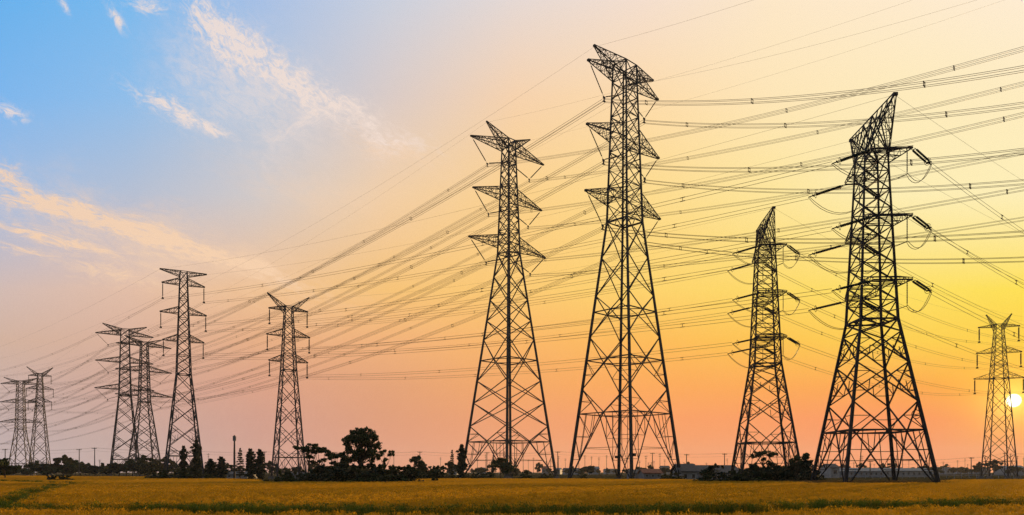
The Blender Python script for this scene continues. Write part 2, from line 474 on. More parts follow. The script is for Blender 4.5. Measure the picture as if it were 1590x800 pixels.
def vspan(P, Q, sag, pn, qn, nsp, r=.026, sage=5):
    for lv in LV:
        for sd in (-1, 1):
            a = P.att[lv, sd]; b = Q.att[lv, sd] if isinstance(Q, Pylon) else a + Q
            bundle(a, b, sag, Q4, r, f'{LN[lv]} {LSIDE[sd]} conductor bundle from the {pn} {qn}', 'conductors of the tall pylons', nsp)
    for sd in (-1, 1):
        a = P.att['earth', sd]; b = Q.att['earth', sd] if isinstance(Q, Pylon) else a + Q
        bundle(a, b, sage, [(0, 0)], .011, f'earth wire, {"left" if sd < 0 else "right"} peak of {pn} {qn}', 'earth wires', 0, 'earth wire', 'earth_wire')
vspan(V1, V1b, 7.0, 'tallest pylon', 'to the left overlapping pylon', 7)
vspan(V2, V2b, 4.5, 'second tallest pylon', 'to the right overlapping pylon', 7)
vspan(V1b, V1c, 4.0, 'left overlapping pylon', 'to the leftmost pylon', 3, .026)
vspan(V2b, Vector((-280, 270, -4)), 9.0, 'right overlapping pylon', 'out past the left edge', 4, .026)
vspan(V1c, Vector((-210, 205, -3)), 6.0, 'leftmost pylon', 'out past the left edge', 2, .028)

def ispan(P, pk, Q, qk, sag, pn, qn, nsp, r=.023, sage=2.0, swap=1):
    for lv in LV:
        for sd in (-1, 1):
            a = P.att[(lv, sd, pk) if pk else (lv, sd)]
            b = (Q.att[(lv, sd * swap, qk) if qk else (lv, sd * swap)]) if isinstance(Q, Pylon) else a + Q
            side = ('near-arm' if sd < 0 else 'far-arm') if pk else LSIDE[sd]
            bundle(a, b, sag, Q2, r, f'{LN[lv]} {side} twin conductor from the {pn} {qn}', 'twin conductors of the smaller pylons', nsp, spsize=.06)
    for sd in (-1, 1):
        a = P.att['earth', sd]; b = Q.att['earth', sd * swap] if isinstance(Q, Pylon) else a + Q
        side = ('near' if sd < 0 else 'far') if pk else ('left' if sd < 0 else 'right')
        bundle(a, b, sage, [(0, 0)], .011, f'earth wire, {side} peak of {pn} {qn}', 'earth wires', 0, 'earth wire', 'earth_wire')
ispan(A1, 'L', I1, None, 1.6, 'nearest strain pylon', 'to the T-topped pylon', 5)
ispan(A2, 'L', I2, None, 1.4, 'smaller strain pylon', 'to the lone Y-topped pylon', 5)
ispan(A2, 'R', I3, None, 2.2, 'smaller strain pylon', 'to the pylon beside the sun', 4, swap=-1)
ispan(A1, 'R', Vector((112, 84, 3)), None, 4.5, 'nearest strain pylon', 'down past the right edge', 4, .018)
ispan(I1, None, Vector((-146, 136, 0)), None, 4.0, 'T-topped pylon', 'out past the left edge', 4)
ispan(I2, None, I2b, None, 4.5, 'lone Y-topped pylon', 'to the far slim Y-topped pylon', 5, .02)
ispan(I2b, None, Vector((-175, 175, 0)), None, 4.0, 'far slim Y-topped pylon', 'out past the left edge', 3, .022)
ispan(I3, None, Vector((95, 20, 0)), None, 2.0, 'pylon beside the sun', 'out past the right edge', 2, .018)

# ------------------------------------------------------------------ trees and bushes
def rnd_unit():
    while True:
        v = Vector((random.uniform(-1, 1), random.uniform(-1, 1), random.uniform(-1, 1)))
        if .05 < v.length < 1: return v.normalized()

def leaves(mb, c, rad, n, size, flat=0.0):
    for _ in range(n):
        u = rnd_unit() * random.random() ** .45
        p = Vector((c[0] + u.x * rad[0], c[1] + u.y * rad[1], c[2] + u.z * rad[2]))
        nrm = rnd_unit()
        if flat: nrm = (nrm * (1 - flat) + Vector((0, 0, 1)) * flat).normalized()
        a = nrm.orthogonal().normalized()
        a = (Matrix.Rotation(random.uniform(0, 6.28), 3, nrm) @ a)
        b = nrm.cross(a); s = size * random.uniform(.6, 1.3)
        mb.quad(p, a * s, b * s * random.uniform(.4, .7))

def limb(mb, pts, r0, r1, n=6):
    mb.tube(pts, [r0 + (r1 - r0) * i / (len(pts) - 1) for i in range(len(pts))], n)

def tree_thing(name, clumps, trunk_h, tr, n, size, leafm, limbs=True, flat=0.0, lean=0.0):
    """returns an Empty at the base > trunk, crown; clumps = [(x,y,z,rx,ry,rz,weight)]"""
    root = empty(name, (0, 0, 0))
    tb = MB()
    top = Vector((lean, 0, trunk_h))
    limb(tb, [Vector((0, 0, -.1)), Vector((lean * .2 + random.uniform(-.05, .05), 0, trunk_h * .45)), top], tr, tr * .5)
    if limbs:
        for (x, y, z, rx, ry, rz, w) in clumps:
            st = Vector((0, 0, 0)).lerp(top, random.uniform(.5, .95)); en = Vector((x, y, z))
            mid = st.lerp(en, .55) + Vector((0, 0, -.08 * (en - st).length)) + rnd_unit() * .06
            limb(tb, [st, mid, en], tr * .42, tr * .12, 5)
            for _ in range(3):
                e2 = en + Vector((random.uniform(-rx, rx), random.uniform(-ry, ry), random.uniform(-.2, 1) * rz)) * .8
                limb(tb, [mid.lerp(en, .6), e2], tr * .16, tr * .06, 4)
    tb.build('trunk', M['bark'], root)
    cb = MB(); W = sum(c[6] for c in clumps)
    for (x, y, z, rx, ry, rz, w) in clumps:
        k = int(n * w / W)
        # each clump breaks into smaller sprays
        for _ in range(max(3, k // 40)):
            u = rnd_unit() * random.random() ** .4
            leaves(cb, (x + u.x * rx, y + u.y * ry, z + u.z * rz), (rx * .58, ry * .58, rz * .55), 40, size * random.uniform(.6, 1.05), flat)
    cb.build('crown', M[leafm], root)
    return root

def scatter_clumps(H0, H1, rad, n, rx, rz):
    out = []
    for i in range(n):
        a = random.uniform(0, 6.28); t = (i + random.random()) / n
        r = rad * math.sin(math.pi * (.18 + .74 * t)) * random.uniform(.45, 1)
        out.append((math.cos(a) * r, math.sin(a) * r, H0 + (H1 - H0) * t, rx * random.uniform(.7, 1.2), rx * random.uniform(.7, 1.2), rz * random.uniform(.7, 1.2), 1))
    return out

def big_tree():
    cl = []
    for i in range(38):
        a = random.uniform(0, 6.28); v = random.uniform(-.95, 1); r = math.sqrt(1 - v * v) * random.uniform(.55, 1.0)
        k = random.uniform(.38, .62)
        cl.append((math.cos(a) * r * 2.15, math.sin(a) * r * 1.9, 4.95 + v * 1.65, k, k, k * .8, k * k * 3))
    for x, z, k in ((-.3, 6.6, .45), (.75, 6.75, .45), (.3, 6.3, .55), (-.9, 6.15, .55), (1.2, 6.2, .55), (-1.3, 5.8, .5), (1.6, 5.9, .45), (0, 6.0, .6), (-1.7, 5.5, .5), (1.75, 5.6, .5), (-2.2, 3.5, .6), (-1.6, 3.1, .55), (1.9, 3.5, .45), (1.2, 3.2, .5), (-.6, 5.6, .7), (.5, 5.2, .7)):
        cl.append((x, random.uniform(-.6, .6), z, k, k, k * .75, k * k * 3.4))
    return tree_thing('broadleaf_tree', cl, 4.3, .2, 11000, .12, 'leaf', True, .12)

def umbrella_tree(H, n=1500, lean=.3):
    cl = []
    for i in range(7):
        x = -1.3 + 2.6 * i / 6 + random.uniform(-.2, .2)
        cl.append((x + lean, random.uniform(-.9, .9), H - .25 - .28 * abs(x) + random.uniform(-.15, .15), .55, .55, .28, 1))
    for i in range(3):
        cl.append((random.uniform(-1, 1.2), random.uniform(-.6, .6), H * .68 + random.uniform(-.3, .3), .45, .45, .22, .6))
    return tree_thing('umbrella_tree', cl, H * .7, .11, n, .12, 'leaf', True, .2, lean * .6)

def columnar_tree(H, w, n, size=.16, leafm='leaf3', point=.8):
    cl = []
    k = 17
    for i in range(k):
        t = (i + .5) / k
        r = w * (math.sin(math.pi * min(1, .16 + t * point)) ** .6) * random.uniform(.75, 1.1)
        for j in range(3):
            a = random.uniform(0, 6.28)
            cl.append((math.cos(a) * r * .45, math.sin(a) * r * .45, H * (.1 + .88 * t), r * .62, r * .62, H * .05, max(.25, r / w)))
    return tree_thing('columnar_tree', cl, H * .9, .12, n, size, leafm, False)

def conifer(H, w, n):
    cl = []
    k = 13
    for i in range(k):
        t = (i + .3) / k; r = w * (1 - t) ** .85 + .08
        for j in range(3):
            a = j * 2.1 + i
            cl.append((math.cos(a) * r * .55, math.sin(a) * r * .55, H * (.14 + .86 * t), r * .5, r * .5, H * .022, max(.15, r / w)))
    return tree_thing('conifer_tree', cl, H * .98, .09, n, .11, 'leaf3', False, .3)

def bush_thing(w, h, n, leafm='leaf', size=.13, name='bush'):
    cl = []
    for i in range(11):
        a = random.uniform(0, 6.28); r = random.random() ** .6
        z = random.uniform(.12, .85)
        k = 1 - .45 * z
        cl.append((math.cos(a) * r * w * .55 * k, math.sin(a) * r * w * .45 * k, h * z, w * .3, w * .3, h * .17, 1))
    for i in range(7):
        a = random.uniform(0, 6.28); r = random.random() * w * .4; k = random.uniform(.1, .2)
        cl.append((math.cos(a) * r, math.sin(a) * r, h * random.uniform(.95, 1.12), k, k, k * 1.6, .22))
    root = tree_thing(name, cl, h * .55, .06, n, size, leafm, True)
    return root

def round_tree(H, w, n, leafm='leaf', size=.22):
    return tree_thing('broadleaf_tree', scatter_clumps(H * .38, H * .95, w, 11, w * .45, H * .1), H * .6, .13, n, size, leafm)

def put(o, px, Y, label, cat, group=None, rz=None, s=None, dz=0.0):
    o.location = (gx(px, Y), Y, dz)
    o.rotation_euler.z = random.uniform(0, 6.28) if rz is None else rz
    if s: o.scale = (s, s, s) if not isinstance(s, tuple) else s
    return tag(o, label, cat, group)

put(big_tree(), 561, 88, 'tallest dark broadleaf tree with open ragged crown above the thicket', 'tree', rz=0)
u1 = umbrella_tree(5.0); put(u1, 478, 85, 'thin umbrella-shaped tree with flat crown next to the lone Y-topped pylon', 'tree', 'small trees over the thicket', rz=0, s=.98)
u2 = umbrella_tree(4.5, 1100, -.2); put(u2, 497, 87, 'second flat-crowned tree, between the lone Y-topped pylon and the tallest tree', 'tree', 'small trees over the thicket', rz=.6)
u3 = umbrella_tree(4.0, 700, .1); put(u3, 522, 84, 'wispy low tree just left of the tallest dark tree', 'tree', 'small trees over the thicket', rz=2)
u4 = umbrella_tree(4.3, 700, .3); put(u4, 596, 86, 'small leaning tree just right of the tallest dark tree', 'tree', 'small trees over the thicket', rz=0, s=(.6, .6, 1.0))
put(columnar_tree(3.9, .5, 900, .12), 534, 83, 'narrow dark shrub-like tree against the tallest tree', 'tree', 'small trees over the thicket')

# dark thicket in front of the tallest tree
bush_protos = [bush_thing(3.0, 2.5, 2000, 'leaf'), bush_thing(2.6, 2.9, 2000, 'leaf3'), bush_thing(3.4, 2.1, 1900, 'leaf2'), bush_thing(2.2, 1.7, 1200, 'leaf')]
used = set()
def bush(kind, px, Y, label, group, s=1.0):
    o = bush_protos[kind]
    if kind in used: o = copy_tree(o)
    used.add(kind)
    return put(o, px, Y, label, 'bush', group, s=(s, s, s * .76))
thk = [(416, .55, 3), (432, .75, 3), (448, .8, 0), (466, .85, 2), (484, .95, 0), (500, 1.0, 1), (517, 1.05, 0), (533, 1.1, 1), (548, 1.05, 2), (563, 1.1, 0), (578, 1.1, 1), (594, 1.15, 0), (610, 1.15, 2), (625, 1.05, 0), (638, .95, 1)]
spots = ['at the left tip of the thicket', 'low on the left slope of the thicket', 'in front of the lone Y-topped pylon', 'right of the lone Y-topped pylon', 'under the thin umbrella-shaped tree', 'under the second flat-crowned tree',
         'left of the wispy low tree', 'under the narrow dark shrub-like tree', 'left below the tallest tree', 'straight below the tallest tree', 'right below the tallest tree', 'under the small leaning tree',
         'right of the small leaning tree', 'near the right end of the thicket', 'closing the right end of the thicket']
for (px, s, k), w in zip(thk, spots):
    bush(k, px, 79 + random.uniform(-1.5, 2.5), f'dark overgrown bush {w}', 'bushes of the thicket under the tallest tree', s)
for px, s, k, w in ((652, 1.15, 2, 'left end of the rounded hedge'), (664, 1.2, 2, 'left half of the rounded hedge'), (676, 1.2, 0, 'right half of the rounded hedge'), (688, 1.05, 2, 'right end of the rounded hedge')):
    bush(k, px, 112, f'rounded green hedge bush forming the {w}', 'bushes of the rounded hedge', s)
bush(3, 674, 84, 'small yellow-green bush alone before the rounded hedge', None, .62)
# thicket at the smaller strain pylon
thk2 = [(1094, .8, 0, 'at the left tip'), (1108, 1.05, 1, 'second from the left tip'), (1122, .75, 2, 'in the low saddle'), (1140, .85, 0, 'left of the strain pylon legs'), (1156, .95, 2, 'before the left strain pylon leg'), (1172, 1.1, 1, 'below the tufted tree'),
        (1188, 1.1, 0, 'in the middle'), (1204, 1.05, 1, 'before the right strain pylon leg'), (1220, 1.1, 0, 'right of the strain pylon legs'), (1236, 1.15, 1, 'left of the tall end bush'), (1251, 1.3, 1, 'that stands tall at the right end'), (1264, .8, 2, 'low at the right tip')]
for px, s, k, w in thk2:
    bush(k, px, 84 + random.uniform(-1, 1.5), f'dark bush of the strain pylon thicket, {w}', 'bushes of the thicket under the smaller strain pylon', s)
u5 = umbrella_tree(4.2, 1300, .2); put(u5, 1183, 86, 'tufted dark tree poking out of the thicket before the smaller strain pylon', 'tree', rz=0)
u6 = round_tree(3.9, 1.3, 1500, 'leaf', .15); put(u6, 1247, 87, 'dense round tree at the right end of the strain pylon thicket', 'tree')

# row of slender trees below the T-topped pylon
ct = columnar_tree(8.2, 1.45, 4200, .2)
put(ct, 305, 150, 'tallest slender dark tree before the T-topped pylon', 'tree', 'slender trees', s=(.85, .85, 1.0))
for px, Y, h, ws, lb in ((285, 150, 7.0, .85, 'slender dark tree left of the tallest slender one'), (327, 140, 4.2, 1.0, 'low dark tree right of the T-topped pylon'), (344, 140, 4.6, 1.05, 'bushy dark tree between a low one and the mast'),
                         (389, 140, 6.1, 1.0, 'left tree of the dark twin pair by the mast'), (404, 140, 6.0, 1.05, 'right tree of the dark twin pair by the mast'), (717, 132, 6.6, .95, 'tall columnar tree by the left leg of the second tallest pylon'),
                         (285 + 45, 170, 3.0, 1.1, 'stub dark tree hidden behind the low one')):
    c = copy_tree(ct); put(c, px, Y, lb, 'tree', 'slender trees', s=(ws * .8, ws * .8, h / 8.2))
cf = conifer(7.0, 1.2, 1500); put(cf, 373, 160, 'pale pointed conifer between the mast and the twin trees', 'tree', 'pointed conifers')
for px, Y, h, lb in ((702, 160, 6.6, 'pointed conifer left of the columnar tree'), (645, 150, 5.0, 'stubby conifer above the rounded hedge'), (766, 190, 6.2, 'thin conifer behind the second tallest pylon'), (800, 200, 5.6, 'conifer seen through the legs of the second tallest pylon')):
    c = copy_tree(cf); put(c, px, Y, lb, 'tree', 'pointed conifers', s=(h / 7 * .8, h / 7 * .8, h / 7))
rt = round_tree(4.6, 2.4, 2200, 'leaf'); put(rt, 777, 150, 'round dark tree between the legs of the second tallest pylon', 'tree')
c = copy_tree(rt); put(c, 8, 120, 'dark round tree cut by the left edge', 'tree', s=(.95, .95, .85))
c = copy_tree(rt); put(c, 650, 150, 'round-headed tree beside a pole above the hedge', 'tree', s=(.65, .65, 1.1))

# low hedges at the field's far edge
for px, Y, s, k, w in ((240, 118, .85, 2, 'at the foot of the right overlapping pylon'), (256, 118, .95, 0, 'left of the T-topped pylon'), (272, 118, 1.0, 2, 'under the T-topped pylon left leg'), (290, 118, 1.05, 0, 'under the slender dark trees'), (306, 118, 1.0, 2, 'right below the tallest slender tree'), (322, 118, .8, 3, 'ending the row'),
                       (82, 92, .6, 0, 'left end of the clump by the field path'), (92, 92, .68, 2, 'middle of the clump by the field path'), (104, 92, .6, 0, 'right end of the clump by the field path'), (4, 95, .42, 3, 'tiny one at the left edge')):
    bush(k, px, Y, f'low hedge bush on the field edge, {w}', 'low bushes on the field edge', s)
for px, Y, s, w in ((735, 120, .8, 'left of the second tallest pylon legs'), (748, 120, .7, 'inside the second tallest pylon legs'), (760, 122, .8, 'beside the round dark tree'), (817, 120, .85, 'between the two tall pylons'), (846, 124, .8, 'just left of the tallest pylon'), (905, 126, .6, 'under the tallest pylon left leg'), (1035, 118, .6, 'at the white house end'), (1043, 108, .9, 'touching the white house')):
    bush(random.choice((0, 2)), px, Y, f'small dark bush at the foot of the pylons, {w}', 'small bushes along the field edge', s)

# distant tree line, single trees
fp = [round_tree(5.0, 2.0, 420, 'leaf', .42), round_tree(4.4, 2.6, 420, 'leaf3', .45), round_tree(6.0, 1.7, 420, 'leaf2', .4), round_tree(3.6, 2.8, 400, 'leaf', .45)]
fused = set(); fl = 'small dark tree in the distant tree line on the horizon'
def far_tree(px, Y, h=None, lab=fl, grp='distant trees on the horizon'):
    k = random.randrange(4); o = fp[k]
    if k in fused: o = copy_tree(o)
    fused.add(k)
    z = h or random.uniform(.75, 1.15)
    put(o, px, Y, lab, 'tree', grp, s=(z * random.uniform(.9, 1.4), z * random.uniform(.9, 1.4), z))
px = -12
while px < 275:
    far_tree(px, random.uniform(225, 300)); px += random.uniform(5.5, 12)
while px < 420:
    far_tree(px, random.uniform(240, 300), random.uniform(.6, .95)); px += random.uniform(7, 13)
while px < 730:
    far_tree(px, random.uniform(240, 320), random.uniform(.6, 1.0)); px += random.uniform(12, 26)
while px < 1290:
    far_tree(px, random.uniform(300, 520), random.uniform(.6, 1.1)); px += random.uniform(9, 20)
while px < 1640:
    far_tree(px, random.uniform(380, 560), random.uniform(.8, 1.35)); px += random.uniform(6, 13)

# ------------------------------------------------------------------ buildings
def house(px0, px1, Y, zw, zr, wallm, roofm, label, depth=8, nwin=3, rz=0.0, name='house', group=None, cat='building'):
    x0, x1 = gx(px0, Y), gx(px1, Y); L = x1 - x0
    root = empty(name, ((x0 + x1) / 2, Y + depth / 2, 0), rz, label, cat, group)
    w = MB(); w.box((0, 0, zw / 2), (L, depth, zw))
    # gable ends
    for sx in (-1, 1):
        n = len(w.v); X = sx * (L / 2 - .02)
        w.v += [Vector((X, -depth / 2 + .02, zw - .01)), Vector((X, depth / 2 - .02, zw - .01)), Vector((X, 0, zr - .12))]; w.f.append((n, n + 1, n + 2))
    w.build('wall', M[wallm], root)
    r = MB(); th = .14; ov = .35
    for sy in (-1, 1):
        n = len(r.v)
        for X in (-L / 2 - ov, L / 2 + ov):
            r.v += [Vector((X, sy * (depth / 2 + ov), zw - .15)), Vector((X, sy * .001, zr)), Vector((X, sy * .001, zr + th)), Vector((X, sy * (depth / 2 + ov), zw - .15 + th))]
        r.f += [(n, n + 1, n + 5, n + 4), (n + 3, n + 7, n + 6, n + 2), (n, n + 4, n + 7, n + 3), (n, n + 3, n + 2, n + 1), (n + 4, n + 5, n + 6, n + 7)]
    r.build('roof', M[roofm], root)
    for i in range(nwin):
        wx = -L / 2 + L * (i + .5) / nwin; wh = min(1.3, zw * .4); ww = min(1.4, L / nwin * .45)
        f = MB(); zc = zw * .55; y = -depth / 2 - .04
        for dx in (-ww / 2, ww / 2): f.box((wx + dx, y, zc), (.1, .1, wh + .1))
        for dz in (-wh / 2, wh / 2): f.box((wx, y - .003, zc + dz), (ww + .16, .1, .1))
        fr = f.build('window', M['white_wall'], root)
        pn = MB(); pn.box((wx, -depth / 2 - .012, zc), (ww - .1, .02, wh - .1)); pn.build('pane', M['pane'], fr)
    return root
house(1058, 1083, 118, 1.85, 2.9, 'white_wall', 'roof_grey', 'white gabled house with grey roof left of the dark thicket', 7, 2, 0)
house(1086, 1150, 124, 1.6, 2.75, 'grey_wall', 'roof_grey', 'long low grey shed behind the left end of the dark thicket', 9, 4, 0, 'shed')
house(1000, 1027, 170, 1.5, 2.3, 'grey_wall', 'roof_red', 'low red-roofed building right of the tallest pylon', 7, 3, 0)
house(980, 1000, 185, 1.5, 2.2, 'grey_wall', 'roof_grey', 'low grey outbuilding left of the red-roofed one', 7, 2, 0)
house(1288, 1302, 215, 3.0, 4.0, 'white_wall', 'roof_grey', 'small white house left of the long pale sheds', 6, 1, .12)
house(1303, 1372, 235, 2.0, 2.9, 'blue_wall', 'roof_blue', 'long pale blue shed behind the nearest strain pylon', 10, 9, 0, 'shed')
house(1374, 1448, 245, 2.1, 2.9, 'white_wall', 'roof_blue', 'long white shed with blue roof right of the pale blue one', 10, 9, 0, 'shed')
house(446, 472, 190, .9, 1.5, 'blue_wall', 'roof_grey', 'low pale shed behind the lone Y-topped pylon', 8, 6, 0, 'shed')
house(352, 384, 195, 1.1, 1.7, 'white_wall', 'roof_grey', 'low white shed behind the foot of the mast', 8, 4, 0, 'shed')
random.seed(11)
fb = 0
for px0, px1 in ((842, 852), (862, 872), (876, 900), (916, 930), (940, 956), (1028, 1040), (1452, 1466), (1470, 1482), (1488, 1500), (1504, 1512), (1522, 1536), (1560, 1572), (1578, 1592), (700, 712), (742, 752)):
    Y = random.uniform(430, 620); zr = random.uniform(4.0, 7.0)
    house(px0, px1, Y, zr - random.uniform(1, 1.6), zr, random.choice(('white_wall', 'grey_wall', 'blue_wall')), random.choice(('roof_grey', 'roof_blue', 'roof_grey', 'roof_red')),
          'small hazy house far off on the horizon', 9, 2, random.uniform(-.3, .3), group='distant houses on the horizon')

# pale rail fence behind the nearest strain pylon
fx0, fx1, fY = gx(1275, 200), gx(1620, 200), 200
fen = empty('rail_fence', ((fx0 + fx1) / 2, fY, 0), 0, 'long pale rail fence behind the nearest strain pylon', 'fence')
hl = (fx1 - fx0) / 2
for z in (.75, 1.15):
    mb = MB(); mb.box((0, 0, z), (hl * 2, .07, .1)); mb.build('rail', M['rail'], fen)
for i in range(31):
    mb = MB(); mb.box((-hl + hl * 2 * i / 30, .09, .62), (.12, .1, 1.3)); mb.build('post', M['rail'], fen)

# ------------------------------------------------------------------ poles
def pole_parts(root, H, r, nx, arm=1.6):
    mb = MB(); mb.tube([(0, 0, -.1), (0, 0, H * .5), (0, 0, H)], [r, r * .85, r * .65], 7); mb.build('post', M['wood'], root)
    for i in range(nx):
        z = H - .35 - i * .9
        a = MB(); a.box((0, -r - .02, z), (arm, .1, .12)); ao = a.build('crossbar', M['steel_dark'], root)
        for dx in (-.46, -.2, .2, .46):
            q = MB(); q.tube([(dx * arm, -r - .02, z + .06), (dx * arm, -r - .02, z + .14), (dx * arm, -r - .02, z + .2), (dx * arm, -r - .02, z + .28)], [.04, .07, .05, .03], 6); q.build('pin_insulator', M['ceramic'], ao)
poles = [(-95, 700, 240), (8, 697, 240), (123, 697, 240), (147, 695, 235), (285, 699, 255), (411, 701, 265), (520, 702, 262), (652, 701, 255), (756, 702, 255), (866, 701, 250), (1013, 703, 250), (1066, 705, 235), (1125, 704, 240), (1185, 706, 245), (1351, 715, 210), (1508, 710, 225), (1560, 703, 260), (1650, 703, 260)]
wheres = ['', 'at the left edge', 'left of a close pair, by the far-left trees', 'right of a close pair, by the far-left trees', 'behind the T-topped pylon', 'behind the twin dark trees', 'behind the thicket', 'beside the round-headed tree', 'behind the second tallest pylon',
          'left of the tallest pylon', 'right of the tallest pylon', 'before the white house', 'behind the long grey shed', 'behind the smaller strain pylon', 'amid the legs of the nearest strain pylon', 'left of the sunlit pylon', 'right of the sunlit pylon', '']
ptops = []
for (px, py, Y), w in zip(poles, wheres):
    H = gz(py, Y); x = gx(px, Y); ptops.append(Vector((x, Y, H)))
    if -5 < px < 1600:
        root = empty('utility_pole', (x, Y, 0), .08, f'utility pole {w}', 'utility pole', 'utility poles of the village line')
        pole_parts(root, H, .17, 1)
for i in range(len(ptops) - 1):
    for k, (dx, dz) in enumerate(((-.7, -.05), (.7, -.05), (0, -1.0))):
        a = ptops[i] + Vector((dx, 0, dz)); b = ptops[i + 1] + Vector((dx, 0, dz))
        mb = MB(); mb.tube([p - a for p in sagpts(a, b, .5 if (b - a).length > 20 else .1, 12)], .016, 4)
        o = mb.build('service_wire', M['wire'], None, a)
        tag(o, 'thin service wire strung low between utility poles along the horizon', 'wire', 'service wires of the village line')
mast = empty('lattice_mast', (gx(364, 165), 165, 0), 0, 'thin straight mast with small antenna head right of the T-topped pylon', 'mast')
mb = MB(); H = gz(676, 165); mb.tube([(0, 0, -.1), (0, 0, H * .6), (0, 0, H)], [.28, .22, .16], 8); mb.build('post', M['steel'], mast)
mb = MB(); mb.box((0, 0, H - .7), (.55, .55, 1.1)); mb.build('antenna_head', M['grey_wall'], mast)
pp = empty('utility_pole', (0, 0, 0)); mb = MB(); mb.tube([(0, 0, -.1), (0, 0, 10)], [.16, .1], 6); mb.build('post', M['wood'], pp)
mb = MB(); mb.box((0, -.14, 9.5), (1.7, .1, .12)); mb.box((0, -.14, 8.6), (1.3, .1, .12)); mb.build('crossbar', M['steel_dark'], pp)
random.seed(5); first = True
def small_pole(px, Y, h):
    global first
    o = pp if first else copy_tree(pp); first = False
    o.location = (gx(px, Y), Y, 0); o.rotation_euler.z = random.uniform(-.5, .5); o.scale = (1, 1, h / 10)
    tag(o, 'tiny far utility pole standing on the horizon', 'utility pole', 'tiny far poles on the horizon')
px = 15
while px < 1590:
    dens = 34 if px < 700 else 8.5 if px < 1060 else 30 if px < 1270 else 9
    small_pole(px, random.uniform(330, 560), random.uniform(6, 12)); px += dens * random.uniform(.4, 1.6)

# ------------------------------------------------------------------ ground and rice
g = MB(); n = 28
g.v = [Vector((0, 0, 0))]
rings = [60, 140, 300, 700, 1500, 2800]
for r_ in rings:
    for k in range(n * 2):
        t = math.pi * k / n; g.v.append(Vector((math.cos(t) * r_, math.sin(t) * r_, 0)))
N = n * 2
for k in range(N): g.f.append((0, 1 + k, 1 + (k + 1) % N))
for i in range(len(rings) - 1):
    for k in range(N):
        a = 1 + i * N; b = a + N
        g.f.append((a + k, b + k, b + (k + 1) % N, a + (k + 1) % N))
gm = mat('field_ground', (.045, .036, .016), (.075, .065, .025), .12, .98, spec=0.0)
tag(g.build('ground', gm), kind='structure')

def interp(x, xs, ys):
    if x <= xs[0]: return ys[0]
    for i in range(len(xs) - 1):
        if x <= xs[i + 1]: return ys[i] + (ys[i + 1] - ys[i]) * (x - xs[i]) / (xs[i + 1] - xs[i])
    return ys[-1]
def limit(px): return interp(px, [-200, 0, 120, 235, 245, 330, 395, 405, 640, 645, 700, 860, 1080, 1090, 1240, 1262, 1455, 1475, 1600, 1800], [210, 205, 170, 165, 112, 112, 100, 75, 75, 105, 114, 112, 98, 79, 79, 68, 68, 96, 100, 110])
# bunds between the plots: (points in plan, half width)
def seg_d(x, y, pts):
    best = 1e9
    for (x0, y0), (x1, y1) in zip(pts, pts[1:]):
        dx, dy = x1 - x0, y1 - y0; t = max(0, min(1, ((x - x0) * dx + (y - y0) * dy) / (dx * dx + dy * dy)))
        dd = math.hypot(x - x0 - t * dx, y - y0 - t * dy)
        if dd < best: best = dd; side = (y - y0 - t * dy)
    return best, side
def pl(px, py, zt=.85): Y = F * (HC - zt) / (py - HY); return (gx(px, Y), Y)
bund1 = [pl(-400, 776), pl(-60, 781), pl(150, 783), pl(420, 787), pl(800, 789), pl(1060, 789.5), pl(1180, 785), pl(1300, 781), pl(1590, 776), pl(1900, 773)]
bund2 = [pl(-90, 784), pl(0, 773), pl(45, 760), pl(112, 746.5)]
bund3 = [pl(112, 746.5), pl(-60, 743)]

def blade(mb, x, y, a, h, lean, w, segs=2, droop=0.0, z0=0.0):
    dx, dy = math.cos(a), math.sin(a); px_, py_ = -dy * w / 2, dx * w / 2
    n = len(mb.v)
    for i in range(segs + 1):
        t = i / segs; r_ = lean * t * t; z = z0 + h * t - droop * t * t * t
        k = 1 - .75 * t
        mb.v += [Vector((x + dx * r_ - px_ * k, y + dy * r_ - py_ * k, z)), Vector((x + dx * r_ + px_ * k, y + dy * r_ + py_ * k, z))]
    for i in range(segs): mb.f.append((n + 2 * i, n + 2 * i + 1, n + 2 * i + 3, n + 2 * i + 2))

def rice_patch(name, size, hills, kind, nl=9, ne=8):
    """a patch of rice stools; slots 0 leaf, 1 ear"""
    lb = MB(); eb = MB()
    for _ in range(hills):
        hx, hy = random.uniform(-size / 2, size / 2), random.uniform(-size / 2, size / 2); H = random.uniform(.9, 1.06)
        for _ in range(nl):
            a = random.uniform(0, 6.28)
            blade(lb, hx + random.uniform(-.05, .05), hy + random.uniform(-.05, .05), a, H * random.uniform(.6, .9), random.uniform(.06, .22), random.uniform(.012, .02), 2, random.uniform(0, .08))
        for _ in range(ne):
            a = random.uniform(0, 6.28); ex, ey = hx + random.uniform(-.12, .12), hy + random.uniform(-.12, .12)
            blade(eb, ex, ey, a, H * random.uniform(.1, .16), random.uniform(.1, .2), random.uniform(.018, .034), 3, random.uniform(.12, .22), H * random.uniform(.68, .8))
    me = bpy.data.meshes.new(name); nv = len(lb.v)
    me.from_pydata([tuple(v) for v in lb.v + eb.v], [], lb.f + [tuple(i + nv for i in f) for f in eb.f])
    me.materials.append(M['rice_green'] if kind == 'green' else M['weed'] if kind == 'weed' else M['rice_leaf'])
    me.materials.append(M['rice_ear'] if kind == 'ripe' else M['rice_green'] if kind == 'green' else M['weed'])
    for i, p in enumerate(me.polygons): p.material_index = 0 if i < len(lb.f) else 1
    me.update()
    return bpy.data.objects.new(name, me)

